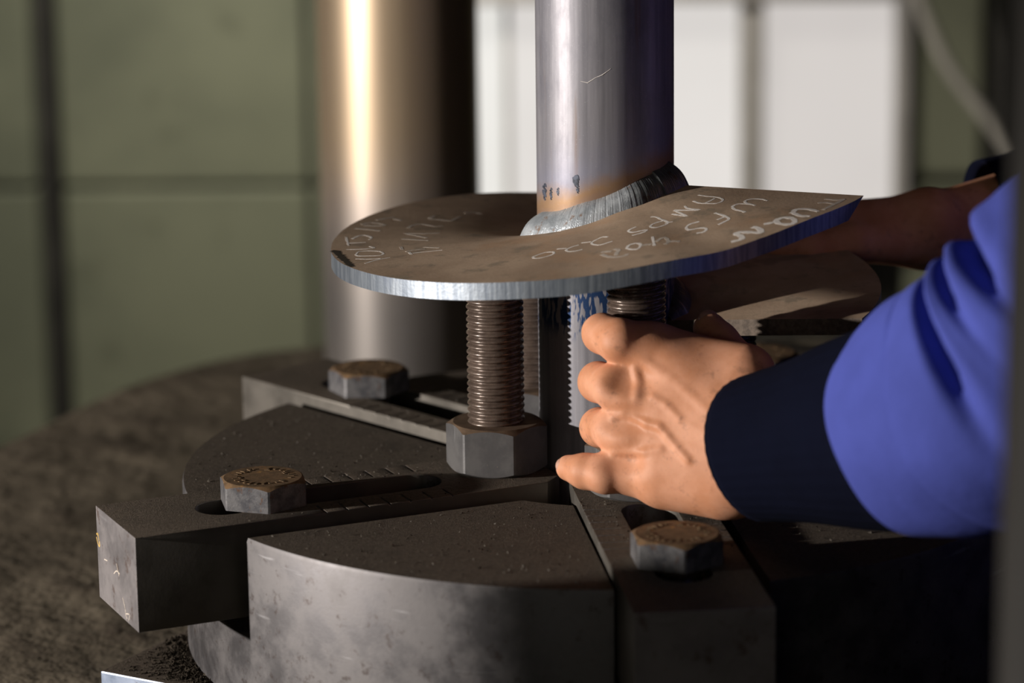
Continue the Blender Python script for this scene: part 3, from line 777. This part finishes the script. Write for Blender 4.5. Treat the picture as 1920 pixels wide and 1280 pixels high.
# near (left) hand -------------------------------------------------------
def hat(px, py, y): return at(px, py, y-9)
LW = at(1405, 835, -165); LE = np.array([300.0, -330.0, 200.0])
mcp = [hat(1216, 658, -118), hat(1190, 740, -129), hat(1182, 815, -134), hat(1192, 880, -136)]
mr = [17, 15, 14.5, 13.5]
fing = [[(mcp[0], 15.5), (hat(1164, 640, -123), 13.8), (hat(1129, 625, -106), 12.2), (hat(1120, 621, -88), 10)],
        [(mcp[1], 14.5), (hat(1152, 724, -129), 13.8), (hat(1122, 716, -107), 12.4), (hat(1114, 722, -88), 9.8)],
        [(mcp[2], 14), (hat(1152, 804, -130), 13.4), (hat(1124, 801, -108), 12), (hat(1116, 804, -90), 9.6)],
        [(mcp[3], 13.5), (hat(1136, 887, -140), 12.4), (hat(1096, 883, -134), 10.8), (hat(1067, 877, -127), 8.2)]]
thumb = [(hat(1405, 740, -145), 18), (hat(1384, 690, -112), 15), (hat(1348, 642, -92), 12.4), (hat(1331, 617, -84), 10.6)]
LF = LW+(LE-LW)*0.55
def left_hand(P):
    wr0, wr1 = LW+np.array([-2, 6, 15]), LW+np.array([-4, -2, -15])
    pm = chain(P, [(LF, 36), (LW+np.array([12, -2, 2]), 25)], 5)
    pm = smin(pm, cap(P, wr0, wr1, 22, 23), 14)
    for i in range(4):
        base = wr0+(wr1-wr0)*(i/3.0)
        pm = smin(pm, cap(P, base+np.array([0, -2, 0]), mcp[i], 20, mr[i]), 17)
        pm = smin(pm, cap(P, base*.45+mcp[i]*.55+np.array([0, 14, 0]), mcp[i]+np.array([3, 8, 0]), 15, 12), 10)
    pm = smin(pm, cap(P, hat(1250, 893, -146), hat(1352, 902, -156), 20, 22), 14)     # heel of the hand
    pm = smin(pm, cap(P, hat(1255, 662, -110), hat(1395, 704, -134), 14, 20), 12)      # web towards the thumb
    F = None
    for f in fing:
        e = chain(P, f, 3); F = e if F is None else np.minimum(F, e)
    d = smin(pm, F, 7)
    d = smin(d, chain(P, thumb, 4), 7)
    for i in range(4):                                                              # knuckles
        dirn = np.array([-3.0, -6.5, 0.5]); d = smin(d, ell(P, mcp[i]+dirn*.8, (9.5, 9, 9)), 9)
        d = smin(d, ell(P, np.array(fing[i][1][0])+np.array([-2.5, -4.5, 0]), (7.5, 7, 7)), 5)
    for i, (pa, pb) in enumerate(zip(mcp, mcp[1:])):                                # valleys between the knuckles
        mid = (pa+pb)/2+np.array([-12, -17, 0]); d = -smin(-d, ell(P, mid+np.array([0, -3.5, 0]), (10, 6, 5)), 10)
    for path, r in VEINS: 
        d = smin(d, chain(P, [(q, r) for q in path], 1.5), 2.6)
    return d
VEINS = []
def hit(fn, px, py, d0=1700, d1=2050):
    dr = ray(px, py); dr = dr/np.linalg.norm(dr); t = np.linspace(d0, d1, 700); P = CAMC+dr*t[:, None]
    v = fn(P); k = np.argmax(v < 0); return P[k]
vp = []
for path, r, sink in (([(1150, 782), (1170, 776), (1192, 782), (1212, 793), (1236, 800), (1252, 818), (1270, 840), (1290, 862)], 1.9, .1), ([(1150, 848), (1180, 846), (1210, 848), (1240, 842)], 1.7, .5),
                 ([(1192, 690), (1198, 720), (1194, 745)], 2.4, 1.2), ([(1225, 745), (1250, 760), (1275, 785)], 1.8, .7), ([(1195, 740), (1240, 770), (1300, 800), (1350, 825)], 3.0, 4.2), ([(1200, 670), (1260, 710), (1330, 770)], 3.0, 4.0), ([(1195, 815), (1260, 830), (1340, 850)], 3.0, 4.4)):
    vp.append(([hit(left_hand, *q)+CAMF*sink for q in path], r))
VEINS = vp
V1, F1 = grid_mesh(left_hand, np.min([LF]+[f[-1][0] for f in fing]+[LW-45], 0)-np.array([16, 45, 45]), np.array([LF[0]+10, -45, 160]), 1.3)
# far (right) hand --------------------------------------------------------
RW = at(1735, 430, 130); RE = np.array([480.0, 235.0, 165.0])
RF = RW+(RE-RW)*0.5
rm = [at(1520, 415, 105), at(1515, 430, 122), at(1520, 446, 138), at(1535, 462, 150)]
rf = []
for i, m_ in enumerate(rm):
    d1 = np.array([-36, -8+i*3, 6.0]); d2 = np.array([-24, -6, -10.0]); d3 = np.array([-17, -4, -10.0]); s = [1, 1.08, 1, .8][i]
    rf.append([(m_, 12.5), (m_+d1*s, 10), (m_+(d1+d2)*s, 8.8), (m_+(d1+d2+d3)*s, 7.2)])
rth = [(RW+np.array([-8, -18, -4]), 16), (at(1600, 455, 88), 13), (at(1520, 462, 80), 10.5), (at(1455, 458, 78), 8.5)]
def right_hand(P):
    pm = chain(P, [(RF, 33), (RW+np.array([8, 0, 0]), 25)], 5)
    a, b = RW+np.array([0, -12, 6]), RW+np.array([0, 12, -5])
    pm = smin(pm, cap(P, a, b, 24, 25), 12)
    for i in range(4):
        pm = smin(pm, cap(P, a+(b-a)*i/3, rm[i], 20, 13), 10)
    F = None
    for f in rf:
        e = chain(P, f, 3); F = e if F is None else np.minimum(F, e)
    d = smin(pm, F, 6); return smin(d, chain(P, rth, 4), 8)
V2, F2 = grid_mesh(right_hand, np.array([rf[0][-1][0][0]-20, 40, 60]), np.array([RF[0]+10, 260, 220]), 1.8)
# the rest of the body (outside the frame, to the right)
LS, RSH = np.array([590.0, -250, 330]), np.array([640.0, 150, 340]); HD = np.array([560.0, -60, 590])
def rest(P):
    d = chain(P, [((680, -50, -300), 120), ((665, -50, 0), 125), ((640, -50, 250), 130)], 30)
    d = smin(d, cap(P, LS+[10, 50, -10], RSH+[10, -50, -10], 75, 75), 40)
    d = smin(d, cap(P, (620, -50, 330), HD+[10, 0, -60], 58, 56), 20)
    d = smin(d, ell(P, HD+np.array([0, 0, 15]), (98, 76, 112)), 15)
    d = smin(d, ell(P, HD+np.array([-45, 0, -45]), (48, 54, 55)), 20)
    d = smin(d, cap(P, HD+[-96, 0, 20], HD+[-112, 0, -14], 8, 13), 8)
    for s in (-1, 1):
        d = smin(d, ell(P, HD+np.array([12, s*78, 0]), (18, 9, 30)), 5)
        d = -smin(-d, ell(P, HD+np.array([-95, s*31, 16]), (14, 17, 10)), 8)
    d = smin(d, cap(P, HD+[-92, -22, -52], HD+[-92, 22, -52], 7, 7), 6)
    for s_, e_, w_ in ((LS, LE, LF), (RSH, RE, RF)):
        d = smin(d, cap(P, s_, e_, 56, 44), 15); d = smin(d, cap(P, e_, w_, 44, 34), 8)
    return d
V3, F3 = grid_mesh(rest, (LF[0]-40, -400, -450), (830, 320, 730), 9)
me = bpy.data.meshes.new('body')
Vb = np.concatenate([V1, V2, V3])*MM; Fb = np.concatenate([F1, F2+len(V1), F3+len(V1)+len(V2)])
worker = empty('person', 'worker in a royal blue coverall with navy cuffs, both hands on the fixture', 'person', (660, -50, FLOOR))
WO = np.array([660, -50, FLOOR])*MM
me.from_pydata((Vb-WO).tolist(), [], Fb.tolist()); me.update()
body = link('body', me, MT['skin'], worker, True)
sm = body.modifiers.new('soft', 'SMOOTH'); sm.factor = 0.5; sm.iterations = 3
def wchild(name, V, F, m, smooth=True):
    o = from_np(name, np.asarray(V)-WO/MM, F, m, worker, smooth); return o
# fingernails
def nail(tip, prev, dors, rw, rl):
    t = np.array(tip[0]); ax = t-np.array(prev[0]); ax = ax/np.linalg.norm(ax); dv = np.array(dors, float); dv -= ax*(dv@ax); dv /= np.linalg.norm(dv); sd = np.cross(ax, dv)
    c = t+ax*tip[1]*.05+dv*tip[1]*.80
    V, F = [], []
    for j in range(7):
        for i in range(20):
            th = 2*math.pi*i/20; ph = math.pi*(j+.5)/7
            q = np.array([math.sin(ph)*math.cos(th), math.sin(ph)*math.sin(th), math.cos(ph)])
            q = np.sign(q)*np.abs(q)**0.75
            V.append(c+ax*q[0]*rl+sd*q[1]*rw+dv*(q[2]*1.1-(q[1]**2)*2.2))
    for j in range(6):
        for i in range(20): F.append((j*20+i, j*20+(i+1) % 20, (j+1)*20+(i+1) % 20, (j+1)*20+i))
    F.append(tuple(range(20))); F.append(tuple(120+i for i in range(20))[::-1])
    wchild('fingernail', V, F, MT['nail']).parent = body
for f, dv in ((fing[0], (-1, -.15, .2)), (fing[1], (-1, -.1, .1)), (fing[2], (-1, -.25, 0)), (fing[3], (-.3, -.75, .45))): nail(f[-1], f[-2], dv, 6.2 if f is not fing[3] else 5.0, 7 if f is not fing[3] else 5.5)
nail(thumb[-1], thumb[-2], (0.25, -0.75, 0.65), 7.2, 8.5)
# sleeves: lofts with folds
def loft(name, path, m, n=72, sub=8, fold=None, rim=True):
    V = []; F = []; P = [np.array(p[0], float) for p in path]; R = [p[1] for p in path]
    C_ = bezier(P, sub); Rr = [x[0] for x in bezier([(r, r) for r in R], sub)]
    L = len(C_); frames = []
    for i in range(L):
        d = C_[min(i+1, L-1)]-C_[max(i-1, 0)]; d = d/np.linalg.norm(d)
        a = np.cross([0, 0, 1.0], d); a /= np.linalg.norm(a); b = np.cross(d, a); frames.append((d, a, b))
    def ring(i, rs):
        d, a, b = frames[i]
        for k in range(n):
            t = 2*math.pi*k/n; r = rs*(1+(fold(i/(L-1), t) if fold else 0))
            V.append(C_[i]+a*r*math.cos(t)+b*r*math.sin(t))
    if rim: ring(min(2, L-1), Rr[0]-3.5)
    for i in range(L): ring(i, Rr[i])
    T = len(V)//n
    for j in range(T-1):
        for k in range(n): F.append((j*n+k, j*n+(k+1) % n, (j+1)*n+(k+1) % n, (j+1)*n+k))
    return wchild(name, V, F, m)
def cuff_fold(s, t): return 0.004*math.sin(t*36)+0.02*math.sin(3*t+2*s)
c0, c1 = at(1418, 838, -186), at(1732, 790, -272)
loft('cuff', [(c0, 44), (c0*.66+c1*.34, 49), (c0*.33+c1*.67, 57), (c1, 63), (c1*1.15-c0*.15, 64)], MT['navy'], 144, fold=cuff_fold)
def g(x, c, s): return math.exp(-((x-c)/s)**2)
def sleeve_fold(s, t):
    f = 0.035*math.sin(2*t+5*s)+0.02*math.sin(5*t-9*s)
    tt = t % (2*math.pi)
    for s0, sl, ws, t0, t1, am in ((.418, -.006, .008, 1.25, 2.95, .27), (.462, -.003, .006, 1.3, 2.3, .2), (.497, .002, .008, 1.25, 2.4, .27), (.25, .05, .02, 1.5, 2.4, .04)):
        win = 1/(1+math.exp(-(tt-t0)*9))/(1+math.exp((tt-t1)*5.5))
        f -= am*win*g(s, s0+sl*(tt-2), ws)
        f += .12*am*win*g(s, s0+sl*(tt-2)+2.3*ws, ws*1.4)
    return f
loft('sleeve', [(c1*.97+c0*.03, 66), (at(1775, 770, -288), 72), (at(1842, 748, -305), 77), (at(1925, 705, -322), 82), (np.array(LE)+[-15, 0, -8], 84), (np.array(LE)+[60, 0, 30], 84), (LE*.5+LS*.5, 80), (LS, 90)], MT['blue'], 160, 36, fold=sleeve_fold)
d0 = at(1842, 384, 150); d1 = d0+np.array([48, 16, 2])
loft('cuff', [(d0, 32), (d0*.5+d1*.5, 35), (d1, 39), (d1*1.1-d0*.1, 40)], MT['navy'], 144, fold=cuff_fold)
loft('sleeve', [(d1*.97+d0*.03, 43), (d1*1.5-d0*.5, 52), (RE*.5+d1*.5, 60), (RE, 68), (RE*.5+RSH*.5, 74), (RSH, 88)], MT['blue'], 96, fold=lambda s, t: .04*math.sin(2*t+6*s)+.02*math.sin(5*t-11*s))
def suit(P):
    d = chain(P, [((690, -50, -330), 150), ((672, -50, 0), 142), ((645, -50, 240), 148)], 40)
    d = smin(d, cap(P, LS+[10, 60, -12], RSH+[10, -60, -12], 92, 92), 50)
    for s in (-1, 1):
        d = smin(d, chain(P, [((690, -50+s*85, -380), 95), ((680, -50+s*95, -650), 78), ((690, -50+s*100, FLOOR+60), 62)], 15), 40)
    return np.maximum(d, P[..., 2]-410)
V4, F4 = grid_mesh(suit, (500, -420, FLOOR+1), (880, 320, 460), 14)
o = wchild('coverall', V4, F4, MT['blue'])
for s in (-1, 1):
    V, F = grid_mesh(lambda P: np.maximum(smin(ell(P, (640, -50+s*100, FLOOR+30), (140, 52, 60)), cap(P, (690, -50+s*100, FLOOR+40), (690, -50+s*100, FLOOR+120), 55, 58), 25), FLOOR+2-P[..., 2]), (480, -50+s*100-80, FLOOR-10), (800, -50+s*100+80, FLOOR+190), 9)
    wchild('boot', V, F, MT['dark'])
V, F = grid_mesh(lambda P: np.maximum(ell(P, HD+np.array([6, 0, 22]), (105, 84, 118)), np.maximum(-(P[..., 2]-HD[2]-10)-.6*(P[..., 0]-HD[0]), -(P[..., 0]-HD[0]+75))), HD-np.array([120, 100, 80]), HD+np.array([130, 100, 160]), 7)
wchild('hair', V, F, MT['hair'])

# ------------------------------------------------------------------ grit lying on the dusty tops
bm = bmesh.new(); gr = random.Random(11); cnt = 0
def flake(x, y, z, s):
    vs = [bm.verts.new((x+gr.uniform(-1, 1)*s, y+gr.uniform(-1, 1)*s, z+q)) for q in (-.2, -.2, -.2, s*.9)]
    for f in ((0, 2, 1), (0, 1, 3), (1, 2, 3), (2, 0, 3)): bm.faces.new([vs[i] for i in f])
while cnt < 2200:
    a = gr.uniform(0, 2*math.pi); r = math.sqrt(gr.uniform(112**2, 276**2)); x, y = r*math.cos(a), r*math.sin(a)
    inbar = False; z = 0
    for o_, e, yv, org in bars:
        u = x*e.x+y*e.y; v = (x-org.x)*yv.x+(y-org.y)*yv.y
        if u > 0 and abs(v) < 54: inbar = True; ok = abs(v) < 39 and not (122 < u < 290 and abs(v) < 19) and not (u > 212 and u < 278 and abs(v) < 31) and u > 105
        if inbar: break
    if inbar and not ok: continue
    flake(x, y, PROT if inbar else 0, gr.uniform(0.4, 1.3)*(1.5 if gr.random() < .06 else 1)); cnt += 1
tag(from_bm('metal_grit', bm, MT['grit']), 'brown metal grit scattered over the dusty fixture top', 'grit', None, 'stuff')

# loose dirt on the base plate beside the disc
bm = bmesh.new(); cnt = 0
ca, sa = math.cos(ra), math.sin(ra)
while cnt < 900:
    r = 281+abs(gr.gauss(0, 22)); a = ra+gr.uniform(-.42, .30); x, y = r*math.cos(a), r*math.sin(a)
    u, v = x*ca+y*sa, -x*sa+y*ca
    if abs(u)+abs(v) > rr_-6: continue
    flake(x, y, -110, gr.uniform(0.5, 1.6)*(1.7 if r < 294 else 1)); cnt += 1
tag(from_bm('loose_dirt', bm, plain('dirt_crumb', (0.035, 0.028, 0.021), 0.95, 0, 0.4, 300, 0.1, 0.1)), 'dark crumbs of dirt heaped on the base plate corner against the disc', 'dirt', None, 'stuff')
# marks on the end face of the left bar
o_, e, yv, org = bars[0]
def on_end(px, py):
    d = ray(px, py); p0 = np.array(org+e*LR); n_ = np.array(e); t = ((p0-CAMC)@n_)/(d@n_); p = CAMC+d*t
    q = Vector(p)-Vector((org.x, org.y, PROT)); return Vector((q.dot(e), q.dot(yv), q.z))
bar0 = [c for c in o_.children if c.name.startswith('bar')][0]
def endmark(name, strokes, r, m, label):
    bm = bmesh.new()
    for st in strokes:
        pts = [on_end(*q) for q in st]
        tube(bm, bezier(pts, 4) if len(pts) > 2 else pts, r, 6)
    for v in bm.verts: v.co.x = LR+max(-.3, min(.18, v.co.x-LR))
    from_bm(name, bm, m, bar0)['label'] = label
endmark('paint_mark', [[(181, 1000), (184, 1003), (186, 1012), (187, 1024), (184, 1018), (181, 1006)], [(182, 1001), (184, 1000), (185, 1006)]], 0.6, plain('yellow_paint', (0.55, 0.36, 0.10), 0.6), 'small yellow paint mark')
endmark('scratch', [[(196, 1048), (202, 1051)], [(219, 1056), (221, 1068), (224, 1080)], [(214, 1075), (219, 1070), (225, 1076)], [(230, 1120), (234, 1135), (236, 1150), (239, 1160)], [(236, 1150), (243, 1152), (242, 1163)]], 0.4, MT['smudge'], 'pale scratches')
